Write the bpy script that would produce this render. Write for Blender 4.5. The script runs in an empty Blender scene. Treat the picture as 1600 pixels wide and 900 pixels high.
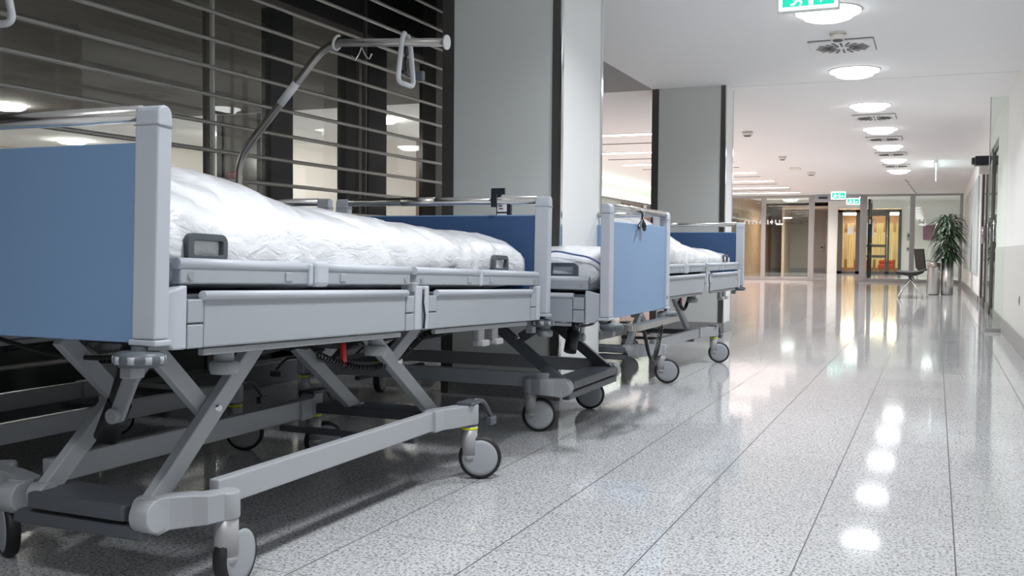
import bpy, bmesh, math, random
from mathutils import Vector, Matrix
random.seed(7)
S = bpy.context.scene
PI = math.pi

# ------------------------------------------------------------------ camera, world, exposure
cam_d = bpy.data.cameras.new('camera'); cam = bpy.data.objects.new('camera', cam_d); S.collection.objects.link(cam)
cam_d.sensor_width = 36; cam_d.lens = 36 * 1550 / 1600; cam_d.clip_start = .05; cam_d.clip_end = 200
def _n(v): return v.normalized()
_v = _n(Vector((1462 - 800, 396 - 450, 1550))); _h = Vector((1, .0083, 0))
_u = _n(_v.cross(_h)); _u = -_u if _u.y > 0 else _u
_x = _n(_v.cross(_u))
R = Matrix((_x, _v, _u))
m = Matrix((R @ Vector((1, 0, 0)), R @ Vector((0, -1, 0)), R @ Vector((0, 0, -1)))).transposed().to_4x4()
m.translation = (0, 0, .8)
cam.matrix_world = m
S.camera = cam
S.view_settings.view_transform = 'Standard'; S.view_settings.look = 'None'
S.view_settings.gamma = 1; S.view_settings.use_curve_mapping = False
S.view_settings.exposure = 1.08
W = bpy.data.worlds.new('night'); S.world = W; W.use_nodes = True
W.node_tree.nodes['Background'].inputs[0].default_value = (.25, .3, .4, 1)
W.node_tree.nodes['Background'].inputs[1].default_value = .03
L_DISC, L_LINE, L_WARM, L_COVE, L_ROOM = 3.6, 5.0, 14.0, 7.0, 44.0
P_DISC, P_LINE, P_FAR = 12.0, 32.0, 36.0

# ------------------------------------------------------------------ materials
def mat(name, col, rough=.5, metal=0, coat=0, emit=None, es=0, bump=None, var=None, spec=.5):
    m = bpy.data.materials.new(name); m.use_nodes = True
    nt = m.node_tree; b = nt.nodes['Principled BSDF']
    b.inputs['Base Color'].default_value = (*col, 1); b.inputs['Roughness'].default_value = rough
    b.inputs['Metallic'].default_value = metal; b.inputs['Coat Weight'].default_value = coat
    b.inputs['Coat Roughness'].default_value = .12
    b.inputs['Specular IOR Level'].default_value = spec
    if emit: b.inputs['Emission Color'].default_value = (*emit, 1); b.inputs['Emission Strength'].default_value = es
    if bump or var:
        tc = nt.nodes.new('ShaderNodeTexCoord')
    if bump:
        n = nt.nodes.new('ShaderNodeTexNoise'); n.inputs['Scale'].default_value = bump[0]; n.inputs['Detail'].default_value = 4
        nt.links.new(tc.outputs['Object'], n.inputs['Vector'])
        bp = nt.nodes.new('ShaderNodeBump'); bp.inputs['Strength'].default_value = bump[1]; bp.inputs['Distance'].default_value = bump[2]
        nt.links.new(n.outputs['Fac'], bp.inputs['Height']); nt.links.new(bp.outputs['Normal'], b.inputs['Normal'])
    if var:
        n = nt.nodes.new('ShaderNodeTexNoise'); n.inputs['Scale'].default_value = var[0]; n.inputs['Detail'].default_value = 6
        nt.links.new(tc.outputs['Object'], n.inputs['Vector'])
        r = nt.nodes.new('ShaderNodeValToRGB'); r.color_ramp.elements[0].position = .3; r.color_ramp.elements[1].position = .7
        r.color_ramp.elements[0].color = (*var[1], 1); r.color_ramp.elements[1].color = (*col, 1)
        nt.links.new(n.outputs['Fac'], r.inputs['Fac']); nt.links.new(r.outputs['Color'], b.inputs['Base Color'])
    return m

def glass(name, tint=(1, 1, 1), refl=1.0):
    m = bpy.data.materials.new(name); m.use_nodes = True; nt = m.node_tree; nt.nodes.clear()
    o = nt.nodes.new('ShaderNodeOutputMaterial'); mx = nt.nodes.new('ShaderNodeMixShader')
    t = nt.nodes.new('ShaderNodeBsdfTransparent'); g = nt.nodes.new('ShaderNodeBsdfGlossy'); ge = nt.nodes.new('ShaderNodeNewGeometry')
    t.inputs[0].default_value = (*tint, 1); g.inputs['Roughness'].default_value = .01
    dt = nt.nodes.new('ShaderNodeVectorMath'); dt.operation = 'DOT_PRODUCT'
    nt.links.new(ge.outputs['Normal'], dt.inputs[0]); nt.links.new(ge.outputs['Incoming'], dt.inputs[1])
    def mth(op, a, c=None):
        n = nt.nodes.new('ShaderNodeMath'); n.operation = op
        for i, v in enumerate((a, c)):
            if v is None: continue
            if isinstance(v, (int, float)): n.inputs[i].default_value = v
            else: nt.links.new(v, n.inputs[i])
        return n.outputs[0]
    k = mth('POWER', mth('SUBTRACT', 1.0, mth('ABSOLUTE', dt.outputs['Value'])), 5.0)
    k = mth('MULTIPLY', mth('ADD', mth('MULTIPLY', k, .96), .04), refl)
    nt.links.new(k, mx.inputs[0])
    nt.links.new(t.outputs[0], mx.inputs[1]); nt.links.new(g.outputs[0], mx.inputs[2]); nt.links.new(mx.outputs[0], o.inputs[0])
    return m

def floor_mat():
    m = bpy.data.materials.new('granite_tiles'); m.use_nodes = True; nt = m.node_tree; b = nt.nodes['Principled BSDF']
    N = nt.nodes.new; L = nt.links.new
    def mth(op, a, c=None):
        n = N('ShaderNodeMath'); n.operation = op
        for i, v in enumerate((a, c)):
            if v is None: continue
            if isinstance(v, (int, float)): n.inputs[i].default_value = v
            else: L(v, n.inputs[i])
        return n.outputs[0]
    geo = N('ShaderNodeNewGeometry'); sp = N('ShaderNodeSeparateXYZ'); L(geo.outputs['Position'], sp.inputs[0])
    def joint(co, off, step, w):
        a = mth('DIVIDE', mth('SUBTRACT', co, off), step)
        fr = mth('SUBTRACT', a, mth('FLOOR', a))
        d = mth('MINIMUM', fr, mth('SUBTRACT', 1.0, fr))
        return mth('LESS_THAN', d, w / step / 2), mth('FLOOR', a)
    jx, ix = joint(sp.outputs[0], .065, .3775, .004)
    jy, iy = joint(sp.outputs[1], 2.8, .395, .0036)
    # stretched fleck noise
    mp = N('ShaderNodeMapping'); mp.inputs['Scale'].default_value = (1, 1, 1); L(geo.outputs['Position'], mp.inputs[0])
    v1 = N('ShaderNodeTexNoise'); v1.inputs['Scale'].default_value = 118; v1.inputs['Detail'].default_value = 3.0; v1.inputs['Roughness'].default_value = .6
    L(mp.outputs[0], v1.inputs['Vector'])
    r1 = N('ShaderNodeValToRGB'); e = r1.color_ramp.elements
    e[0].position = .36; e[0].color = (.14, .145, .155, 1); e[1].position = .46; e[1].color = (.54, .545, .56, 1)
    k = e.new(.62); k.color = (.66, .665, .675, 1)
    L(v1.outputs['Fac'], r1.inputs[0])
    v2 = N('ShaderNodeTexVoronoi'); v2.inputs['Scale'].default_value = 170; L(mp.outputs[0], v2.inputs['Vector'])
    s2 = N('ShaderNodeSeparateColor'); L(v2.outputs['Color'], s2.inputs[0])
    dk = mth('LESS_THAN', s2.outputs[0], .14)
    mx = N('ShaderNodeMix'); mx.data_type = 'RGBA'; L(mth('MULTIPLY', dk, .55), mx.inputs[0]); L(r1.outputs[0], mx.inputs[6]); mx.inputs[7].default_value = (.18, .185, .2, 1)
    # tile to tile tone
    wn = N('ShaderNodeTexWhiteNoise'); wn.noise_dimensions = '2D'; cb = N('ShaderNodeCombineXYZ'); L(ix, cb.inputs[0]); L(iy, cb.inputs[1]); L(cb.outputs[0], wn.inputs[0])
    tone = mth('ADD', mth('MULTIPLY', wn.outputs[0], .07), .87)
    vm = N('ShaderNodeVectorMath'); vm.operation = 'SCALE'; L(mx.outputs[2], vm.inputs[0]); L(tone, vm.inputs['Scale'])
    j = mth('MAXIMUM', jx, mth('MULTIPLY', jy, .75))
    m2 = N('ShaderNodeMix'); m2.data_type = 'RGBA'; L(j, m2.inputs[0]); L(vm.outputs[0], m2.inputs[6]); m2.inputs[7].default_value = (.10, .095, .09, 1)
    L(m2.outputs[2], b.inputs['Base Color'])
    L(mth('ADD', mth('MULTIPLY', j, .4), .07), b.inputs['Roughness'])
    n3 = N('ShaderNodeTexNoise'); n3.inputs['Scale'].default_value = 9; L(mp.outputs[0], n3.inputs['Vector'])
    bp = N('ShaderNodeBump'); bp.inputs['Strength'].default_value = .012; bp.inputs['Distance'].default_value = .004
    L(n3.outputs['Fac'], bp.inputs['Height']); L(bp.outputs['Normal'], b.inputs['Normal'])
    b.inputs['IOR'].default_value = 1.33
    return m

def vinyl_mat():
    m = bpy.data.materials.new('white_plastic_cover'); m.use_nodes = True; nt = m.node_tree; b = nt.nodes['Principled BSDF']
    N = nt.nodes.new; L = nt.links.new
    b.inputs['Base Color'].default_value = (.77, .785, .82, 1); b.inputs['Roughness'].default_value = .38
    b.inputs['Coat Weight'].default_value = .7; b.inputs['Coat Roughness'].default_value = .16
    tc = N('ShaderNodeTexCoord'); mp = N('ShaderNodeMapping'); mp.inputs['Scale'].default_value = (1, .45, 1.0); mp.inputs['Rotation'].default_value = (.55, .3, .2)
    L(tc.outputs['Object'], mp.inputs[0])
    n1 = N('ShaderNodeTexNoise'); n1.noise_type = 'RIDGED_MULTIFRACTAL'; n1.inputs['Scale'].default_value = 5; n1.inputs['Detail'].default_value = 4; n1.inputs['Distortion'].default_value = .8
    n2 = N('ShaderNodeTexNoise'); n2.inputs['Scale'].default_value = 26; n2.inputs['Detail'].default_value = 4; n2.inputs['Distortion'].default_value = 1.4
    L(mp.outputs[0], n1.inputs['Vector']); L(mp.outputs[0], n2.inputs['Vector'])
    b1 = N('ShaderNodeBump'); b1.inputs['Strength'].default_value = .75; b1.inputs['Distance'].default_value = .02; L(n1.outputs['Fac'], b1.inputs['Height'])
    b2 = N('ShaderNodeBump'); b2.inputs['Strength'].default_value = .6; b2.inputs['Distance'].default_value = .01; L(n2.outputs['Fac'], b2.inputs['Height']); L(b1.outputs[0], b2.inputs['Normal'])
    L(b2.outputs[0], b.inputs['Normal'])
    return m

M = dict(
    floor=floor_mat(), ceil=mat('white_ceiling', (.88, .88, .88), .9), white=mat('white_wall', (.86, .86, .84), .85),
    dado=mat('grey_dado', (.68, .68, .65), .5), skirt=mat('stone_skirting', (.36, .36, .36), .35, var=(60, (.24, .24, .25))),
    panel=mat('column_panel', (.70, .72, .70), .5), panelw=mat('column_panel_pale', (.76, .77, .77), .55),
    steel=mat('brushed_steel', (.55, .54, .52), .28, 1), chrome=mat('chrome', (.75, .75, .75), .12, 1),
    bronze=mat('dark_bronze_metal', (.115, .105, .10), .4, .5), blackm=mat('black_metal', (.02, .022, .024), .4),
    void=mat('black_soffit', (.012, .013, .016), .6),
    concrete=mat('concrete', (.19, .165, .15), .85, var=(1.1, (.085, .075, .068))),
    greyc=mat('grey_ceiling', (.34, .34, .33), .9),
    alu=mat('grey_aluminium', (.42, .42, .43), .4, .3), frame=mat('powder_coated_grey', (.35, .375, .41), .38),
    framel=mat('pale_grey_plastic', (.47, .50, .55), .45, bump=(500, .25, .0006)), midg=mat('mid_grey_metal', (.30, .315, .335), .38),
    chass=mat('silver_grey_chassis', (.37, .385, .41), .36, .0), chassd=mat('dark_grey_chassis', (.085, .092, .108), .42),
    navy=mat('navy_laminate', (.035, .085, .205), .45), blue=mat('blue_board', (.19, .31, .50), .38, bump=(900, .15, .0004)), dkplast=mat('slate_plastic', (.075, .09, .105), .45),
    bump=mat('bumper_grey', (.09, .105, .12), .45), rubber=mat('black_rubber', (.012, .012, .013), .55), wheel=mat('wheel_cover_grey', (.36, .38, .41), .5),
    yellow=mat('yellow_ring', (.75, .78, .02), .5), red=mat('red_plastic', (.55, .02, .02), .4), cable=mat('black_cable', (.01, .01, .011), .5),
    cover=vinyl_mat(), label=mat('white_label', (.75, .76, .78), .5), blackp=mat('black_plastic', (.012, .016, .025), .35),
    handle=mat('white_handle', (.62, .64, .66), .45), tube=mat('satin_steel_tube', (.42, .40, .38), .3, .9),
    railm=mat('satin_rail', (.66, .65, .63), .2, 1), rod=mat('louvre_rod', (.50, .50, .47), .35, .35), lamp=mat('lamp_opal', (.9, .9, .9), .4, emit=(.97, .985, 1), es=L_DISC),
    line=mat('linear_lamp', (.9, .9, .9), .4, emit=(1, .86, .80), es=L_LINE), rooml=mat('room_lamp', (.9, .9, .9), .4, emit=(1, .94, .90), es=L_ROOM), wline=mat('warm_lamp', (.9, .8, .6), .4, emit=(1, .80, .58), es=L_WARM),
    cove=mat('lit_cove', (.8, .85, .8), .5), seam=mat('ceiling_seam', (.5, .5, .49), .8), vent=mat('vent_white', (.80, .80, .79), .5), slot=mat('dark_slot', (.13, .13, .13), .7),
    detect=mat('cream_plastic', (.80, .77, .70), .5), sign=mat('exit_sign_green', (.0, .25, .17), .4, emit=(.01, .34, .22), es=1.0),
    signw=mat('exit_sign_white', (.9, .95, .95), .4, emit=(.85, 1, 1), es=1.2), wood=mat('beech_veneer', (.44, .27, .15), .45, var=(3, (.36, .2, .105))),
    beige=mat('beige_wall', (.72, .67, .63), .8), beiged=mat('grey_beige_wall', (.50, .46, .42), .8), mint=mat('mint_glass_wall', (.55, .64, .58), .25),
    brown=mat('brown_door', (.22, .15, .12), .5), warm=mat('warm_wall', (.78, .62, .47), .7), curtain=mat('yellow_curtain', (.80, .72, .45), .8),
    redsofa=mat('red_fabric', (.5, .08, .04), .8), leaf=mat('glossy_leaf', (.035, .085, .03), .35, var=(12, (.012, .04, .014))), stem=mat('plant_stem', (.16, .10, .05), .8),
    soil=mat('potting_soil', (.03, .02, .015), .9), paint=mat('painting_grey', (.66, .68, .66), .7, var=(2.2, (.45, .52, .54))), pink=mat('wall_picture', (.30, .16, .22), .6),
    glass=glass('clear_glass', (.93, .97, .95), 1.0), glassd=glass('tinted_glass', (.34, .35, .34), 1.4), glassf=glass('greenish_glass', (.93, .97, .94), .7),
    seat=mat('black_seat', (.018, .018, .02), .4), redtext=mat('sign_red', (.45, .06, .06), .6), dtext=mat('dark_lettering', (.05, .05, .05), .6), paper=mat('paper', (.75, .76, .8), .7),
)

# ------------------------------------------------------------------ mesh helpers
C = S.collection
class MB:
    def __init__(s): s.v = []; s.f = []; s.sm = []
    def add(s, vs, fs, smooth=False):
        o = len(s.v); s.v += [tuple(v) for v in vs]; s.f += [tuple(i + o for i in f) for f in fs]; s.sm += [smooth] * len(fs); return s
    def box(s, x0, x1, y0, y1, z0, z1):
        x0, x1 = sorted((x0, x1)); y0, y1 = sorted((y0, y1)); z0, z1 = sorted((z0, z1))
        return s.add([(x0,y0,z0),(x1,y0,z0),(x1,y1,z0),(x0,y1,z0),(x0,y0,z1),(x1,y0,z1),(x1,y1,z1),(x0,y1,z1)],
                     [(0,3,2,1),(4,5,6,7),(0,1,5,4),(1,2,6,5),(2,3,7,6),(3,0,4,7)])
    def tube(s, pts, r, n=14, cap=True, smooth=True):
        pts = [Vector(p) for p in pts]; rs = r if isinstance(r, (list, tuple)) else [r] * len(pts)
        T = []
        for i in range(len(pts)):
            a = pts[max(0, i-1)]; b = pts[min(len(pts)-1, i+1)]; T.append((b - a).normalized())
        ref = Vector((0, 0, 1)) if abs(T[0].z) < .9 else Vector((1, 0, 0))
        u = T[0].cross(ref).normalized(); V = []; o = []
        for i, p in enumerate(pts):
            u = (u - T[i] * u.dot(T[i])).normalized(); w = T[i].cross(u)
            for k in range(n):
                a = 2 * PI * k / n; V.append(p + (u * math.cos(a) + w * math.sin(a)) * rs[i])
        F = [(i*n+k, i*n+(k+1) % n, (i+1)*n+(k+1) % n, (i+1)*n+k) for i in range(len(pts)-1) for k in range(n)]
        s.add(V, F, smooth)
        if cap:
            b = len(s.v) - len(V)
            s.f.append(tuple(b + k for k in reversed(range(n)))); s.sm.append(False)
            s.f.append(tuple(b + (len(pts)-1)*n + k for k in range(n))); s.sm.append(False)
        return s
    def prism(s, poly, axis, a, b):
        # poly: 2D outline in the two other axes (kept in order), extruded a..b along axis
        def P(p, h):
            return {'x': (h, p[0], p[1]), 'y': (p[0], h, p[1]), 'z': (p[0], p[1], h)}[axis]
        n = len(poly); V = [P(p, a) for p in poly] + [P(p, b) for p in poly]
        return s.add(V, [tuple(reversed(range(n))), tuple(range(n, 2*n))] + [(i, (i+1) % n, n+(i+1) % n, n+i) for i in range(n)])
    def ring(s, outer, inner, axis, a, b):
        # outline with a hole (same point count)
        def P(p, h):
            return {'x': (h, p[0], p[1]), 'y': (p[0], h, p[1]), 'z': (p[0], p[1], h)}[axis]
        n = len(outer); V = [P(p, a) for p in outer] + [P(p, a) for p in inner] + [P(p, b) for p in outer] + [P(p, b) for p in inner]
        F = []
        for i in range(n):
            j = (i+1) % n
            F += [(i, j, n+j, n+i), (2*n+i, 3*n+i, 3*n+j, 2*n+j), (i, 2*n+i, 2*n+j, j), (n+i, n+j, 3*n+j, 3*n+i)]
        return s.add(V, F)
    def lathe(s, prof, c, axis=(0, 0, 1), n=32, smooth=True):
        ax = Vector(axis).normalized(); ref = Vector((0, 0, 1)) if abs(ax.z) < .9 else Vector((1, 0, 0))
        u = ax.cross(ref).normalized(); w = ax.cross(u); c = Vector(c); V = []
        for r, h in prof:
            for k in range(n):
                a = 2*PI*k/n; V.append(c + ax*h + (u*math.cos(a) + w*math.sin(a)) * max(r, 1e-4))
        return s.add(V, [(i*n+k, i*n+(k+1) % n, (i+1)*n+(k+1) % n, (i+1)*n+k) for i in range(len(prof)-1) for k in range(n)], smooth)
    def bar(s, p, q, w, t, side=(1, 0, 0)):
        # rectangular bar p->q; t = thickness along side, w = width in the other direction
        p, q = Vector(p), Vector(q); d = (q-p).normalized(); sd = Vector(side); sd = (sd - d*sd.dot(d)).normalized(); up = d.cross(sd)
        V = [e + sd*a*t/2 + up*b*w/2 for e in (p, q) for a, b in ((-1,-1),(1,-1),(1,1),(-1,1))]
        return s.add(V, [(0,3,2,1),(4,5,6,7),(0,1,5,4),(1,2,6,5),(2,3,7,6),(3,0,4,7)])
    def build(s, name, m, parent=None, bevel=0, seg=2, **props):
        me = bpy.data.meshes.new(name); me.from_pydata(s.v, [], s.f); me.validate(); me.update()
        bm = bmesh.new(); bm.from_mesh(me); bmesh.ops.recalc_face_normals(bm, faces=bm.faces); bm.to_mesh(me); bm.free()
        if len(me.polygons) == len(s.sm):
            for p, k in zip(me.polygons, s.sm): p.use_smooth = k
        me.materials.append(m if not isinstance(m, str) else M[m])
        o = bpy.data.objects.new(name, me); C.objects.link(o)
        if parent: o.parent = parent
        if bevel:
            b = o.modifiers.new('bevel', 'BEVEL'); b.width = bevel; b.segments = seg; b.limit_method = 'ANGLE'; b.angle_limit = .7
            b.harden_normals = False
        for k, v in props.items(): o[k] = v
        return o
def B(*a): return MB().box(*a)
def tag(o, label, cat, group=None):
    o['label'] = label; o['category'] = cat
    if group: o['group'] = group
    return o
def empty(name, loc, rz=0, label=None, cat=None, group=None):
    o = bpy.data.objects.new(name, None); C.objects.link(o); o.location = loc; o.rotation_euler = (0, 0, rz); o.empty_display_size = .1
    if label: tag(o, label, cat, group)
    return o
def struct(name, mb, m, bevel=0, parent=None):
    o = mb.build(name, m, parent, bevel)
    if not parent: o['kind'] = 'structure'
    return o
def copy_tree(o, parent=None):
    c = o.copy(); C.objects.link(c); c.parent = parent
    for ch in list(o.children): copy_tree(ch, c)
    return c
def fillet(pts, rad, n=6):
    pts = [Vector(p) for p in pts]; out = [pts[0]]
    for i in range(1, len(pts)-1):
        a, b, c = pts[i-1], pts[i], pts[i+1]; r = min(rad, (b-a).length*.45, (c-b).length*.45)
        p, q = b + (a-b).normalized()*r, b + (c-b).normalized()*r
        for k in range(n+1):
            t = k/n; out.append(p*(1-t)**2 + b*2*t*(1-t) + q*t*t)
    out.append(pts[-1]); return out
def rrect(x0, x1, z0, z1, r, n=5, bottom=True):
    P = []
    for cx, cz, a0, rr in ((x1-r, z1-r, 0, r), (x0+r, z1-r, 90, r), (x0+r, z0+r, 180, r), (x1-r, z0+r, 270, r)):
        if not bottom and a0 >= 180:
            c = (x0, z0) if a0 == 180 else (x1, z0)
            P += [c] + [(c[0] + (1e-4*(k) if a0 == 180 else -1e-4*(n-k)), c[1]) for k in range(1, n+1)]; continue
        for k in range(n+1):
            a = math.radians(a0 + 90*k/n); P.append((cx + rr*math.cos(a), cz + rr*math.sin(a)))
    return P
def text(name, body, size, loc, rot, m, parent, align='CENTER', ext=.001):
    c = bpy.data.curves.new(name, 'FONT'); c.body = body; c.size = size; c.align_x = align; c.align_y = 'CENTER'; c.extrude = ext
    t = bpy.data.objects.new(name + '_curve', c); C.objects.link(t); bpy.context.view_layer.update()
    me = bpy.data.meshes.new_from_object(t.evaluated_get(bpy.context.evaluated_depsgraph_get())); bpy.data.objects.remove(t)
    me.materials.clear(); me.materials.append(M[m])
    o = bpy.data.objects.new(name, me); C.objects.link(o); o.location = loc; o.rotation_euler = rot
    if parent: o.parent = parent
    return o

def down_light(e, power, sx, sy, z, spread, col):
    l = bpy.data.lights.new('lamp', 'AREA'); l.shape = 'ELLIPSE' if sx == sy else 'RECTANGLE'; l.size = sx; l.size_y = sy; l.energy = power; l.spread = math.radians(spread); l.color = col
    o = bpy.data.objects.new('lamp', l); C.objects.link(o); o.parent = e; o.location = (0, 0, z)

# ------------------------------------------------------------------ the building
ZC = 2.42
struct('floor', B(-14, 2.2, -5, 50, -.1, 0), 'floor')
struct('ceiling', B(-2.65, .9, -5, 29.3, ZC, ZC+.3), 'ceil')
struct('ceiling', B(-14, -2.65, 9.8, 29.3, ZC, ZC+.3), 'ceil')
struct('ceiling', B(-4.12, -2.65, 7.8, 9.8, ZC, ZC+.3), 'greyc')
struct('ceiling', B(-14, -4.12, -5, 9.8, ZC, ZC+.05), 'concrete')
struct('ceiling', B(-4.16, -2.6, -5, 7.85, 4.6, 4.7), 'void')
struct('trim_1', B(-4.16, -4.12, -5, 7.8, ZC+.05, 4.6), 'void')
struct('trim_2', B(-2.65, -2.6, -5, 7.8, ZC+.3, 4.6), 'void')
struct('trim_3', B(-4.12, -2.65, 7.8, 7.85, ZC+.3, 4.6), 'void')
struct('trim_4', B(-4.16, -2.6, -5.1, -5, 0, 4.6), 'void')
struct('ceiling', B(-7.4, 2, 29.3, 50, 2.75, 2.9), 'ceil')
struct('trim_5', B(-2.3, .65, 9.9, 9.904, ZC-.0015, ZC+.01), 'seam')
struct('wall_right', MB().box(.65, .9, -5, 11.5, 0, ZC).box(.65, .9, 11.5, 17.6, 2.18, ZC).box(.65, .9, 17.6, 29.3, 0, ZC).box(.65, .9, 11.5, 12.95, 0, 2.18), 'white')
dd = B(.641, .65, -5, 12.9, .155, .875); struct('trim_6', dd, 'dado')
struct('baseboard_right', MB().box(.628, .65, -5, 12.9, 0, .155).box(.628, .65, 17.6, 29.2, 0, .12), 'skirt', .003)
struct('wall_back', B(-14, .9, -5.1, -5, 0, ZC), 'beiged')
struct('wall_left', MB().box(-14, -6.95, 12.9, 13.1, 0, ZC), 'beige')
struct('wall_left', B(-7.15, -6.95, 13.1, 29.3, 0, ZC), 'mint')
struct('wall_far_left', B(-14.1, -14, -5, 13.1, 0, ZC), 'beiged')
# pictures on the right wall beyond the doors
tag(B(.622, .65, 18.2, 26.5, .45, 2.1).build('wall_painting', 'paint', bevel=.004), 'large pale abstract painting on the right wall just before the far glass front', 'painting')

# doors in the right wall: dark framed glass
for i, (y0, y1) in enumerate(((13.0, 14.3), (14.5, 15.9), (16.1, 17.5))):
    d = struct('door_%d' % (i+1), MB().box(.66, .70, y0, y0+.06, 0, 2.18).box(.66, .70, y1-.06, y1, 0, 2.18).box(.66, .70, y0, y1, 2.1, 2.18).box(.66, .70, y0, y1, 0, .1), 'bronze', .003)
    struct('door_glass', B(.676, .684, y0+.06, y1-.06, .1, 2.1), 'glassd', parent=d)
    struct('door_handle', MB().tube([(.63, y0+.1, .95), (.63, y0+.1, 1.2)], .01).tube([(.63, y0+.1, 1.0), (.66, y0+.1, 1.0)], .006).tube([(.63, y0+.1, 1.15), (.66, y0+.1, 1.15)], .006), 'chrome', parent=d)
struct('wall_beyond', B(1.9, 2.0, 11, 18, 0, ZC), 'beiged')
struct('ceiling', B(.9, 2.0, 11, 18, 2.2, 2.3), 'greyc')

# glass fin standing out from the right wall
gf = empty('glass_fin', (.575, 11.3, 0), 0, 'narrow upright glass pane standing out from the right wall beside the doors', 'glass panel')
B(-.09, .072, -.006, .006, .03, 2.40).build('pane', 'glassf', gf)
MB().box(-.093, -.085, -.008, .008, .03, 2.40).build('edge_strip', 'alu', gf)
B(-.093, .07, -.025, .025, 0, .04).build('floor_bracket', 'steel', gf, .003)
# door operator box
op = empty('door_operator', (.6, 14.6, 2.03), 0, 'black box with a round front mounted high above the right-hand doors', 'door operator')
B(-.15, .045, -.12, .12, -.06, .06).build('housing', 'blackp', op, .01)
MB().lathe([(0, 0), (.045, .002), (.05, .03), (.05, .05)], (-.19, 0, 0), (1, 0, 0)).build('sensor_eye', 'blackp', op)
B(-.1, .045, -.1, .1, -.17, -.062).build('lower_cover', 'detect', op, .01)
# small socket on right wall
so = empty('wall_socket', (.638, 9.1, .42), 0, 'small grey power socket low on the right wall', 'socket')
B(-.002, .003, -.04, .04, -.04, .04).build('cover_plate', 'alu', so, .002)
B(-.004, -.001, -.022, .022, -.022, .022).build('insert', 'blackm', so)

# ------------------------------------------------------------------ panelled columns
def column(n, x0, x1, y0, y1, z1, mf, ms):
    c = struct('column_%d' % n, B(x0+.01, x1-.01, y0+.01, y1-.01, 0, z1), 'bronze')
    g = .05
    struct('front_panel', B(x0+.02, x1-g, y0, y0+.012, .1, z1), mf, .002, c)
    struct('side_panel', B(x1-.012, x1, y0+.025, y1-.03, .1, z1), ms, .002, c)
    struct('corner_post', MB().box(x1-g, x1-.004, y0-.004, y0+.012, .0, z1), 'bronze', .001, c)
    struct('corner_strip', MB().box(x1-.006, x1+.005, y0-.006, y0+.026, .0, z1), 'chrome', .002, c)
    struct('corner_strip', MB().box(x1-.012, x1+.006, y1-.03, y1+.002, .0, z1), 'chrome', .002, c)
    struct('edge_strip', MB().box(x0-.05, x0+.02, y0-.003, y0+.012, .0, z1), 'bronze', .001, c)
    struct('baseboard', MB().box(x0, x1+.014, y0-.014, y1+.012, 0, .1), 'skirt', .002, c)
    return c
column(1, -2.48, -1.83, 4.93, 5.62, 4.6, 'panel', 'panelw')
column(2, -2.60, -1.91, 9.76, 10.14, ZC, 'panel', 'panelw')

# ------------------------------------------------------------------ louvre screen on the left
X_S = -3.6
ls = empty('louvre_screen', (X_S, 3, 0), 0, 'tall screen of thin horizontal metal rods on upright bars along the left side', 'louvre screen')
k = 0
zr = 1.323
zs = [1.323 + .1485*(i) for i in range(-8, 22)]
for z in zs:
    if z < .2: continue
    MB().tube([(0, -7.5, z), (0, 4.083, z)], .0115, 10).build('rod', 'rod', ls)
for y in (-5.0, -3.35, -1.78, -.22, 1.336, 2.90):
    B(-.034, -.012, y-.009, y+.009, 0, 4.55).build('upright', 'rod' if y < 2 else 'bronze', ls, .003)
    MB().box(-.115, -.09, y+.03, y+.065, 0, 2.1).build('rear_post', 'bronze', ls)
B(-.09, .05, -7.5, 4.1, 0, .13).build('plinth', 'chassd', ls, .005)
struct('trim_7', B(-3.78, -3.66, 7.02, 7.5, 0, 4.5), 'bronze', .004)
# facade behind it: posts and glass
for n, (y0, y1) in enumerate(((5.57, 5.83), (6.5, 6.74), (6.83, 7.12))):
    struct('trim_%d' % (8+n), B(-4.24, -4.165, y0, y1, 0, 4.5), 'blackm', .004)
w1 = struct('window_1', MB().box(-4.205, -4.165, -5, 7.8, 0, .56).box(-4.205, -4.165, -5, -4.95, 0, ZC).box(-4.205, -4.165, 7.75, 7.8, 0, ZC), mat('added_darkening_panel', (.045, .055, .05), .15))  # low solid band is added to darken the glass seen under the beds
struct('pane', B(-4.19, -4.184, -4.95, 7.75, .56, ZC), 'glass', parent=w1)

# things in the room behind the facade
w2 = struct('window_2', MB().box(-8.16, -8.08, 9.84, 9.92, 0, ZC).box(-7.56, -7.5, 9.84, 9.92, 0, ZC).box(-8.16, -7.5, 9.84, 9.92, 0, .08), 'blackm', .004)
struct('pane', B(-8.08, -7.56, 9.87, 9.885, .08, ZC), mat('grey_backed_glass', (.30, .28, .27), .12), parent=w2)
ph = empty('telephone_sign', (-7.93, 9.86, 1.62), 0, 'small red-framed TEL sign on the dark glass behind the louvres', 'sign')
B(-.085, .085, -.004, .004, -.1, .1).build('sign_board', mat('sign_grey', (.38, .34, .33), .6), ph)
MB().ring([(-.09, -.105), (.09, -.105), (.09, .105), (-.09, .105)], [(-.078, -.092), (.078, -.092), (.078, .092), (-.078, .092)], 'y', -.008, -.003).build('sign_frame', 'redtext', ph)
text('lettering', 'TEL', .07, (0, -.006, .045), (PI/2, 0, 0), 'redtext', ph)
text('lettering', '2', .07, (0, -.006, -.04), (PI/2, 0, 0), 'redtext', ph)
tag(MB().box(-9.62, -9.4, 12.86, 12.9, 0, 2.1).box(-10.5, -9.62, 12.86, 12.9, 0, .1).box(-10.5, -10.4, 12.86, 12.9, 0, 2.1).box(-10.5, -9.4, 12.86, 12.9, 2.02, 2.1).box(-10.4, -9.62, 12.875, 12.89, .1, 2.02).build('wall_cabinet', 'brown', bevel=.003), 'brown built-in door panel on the beige wall seen through the louvres', 'cabinet')
struct('trim_11', B(-7.02, -6.9, 12.84, 12.92, 0, ZC), 'brown', .004)

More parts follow.
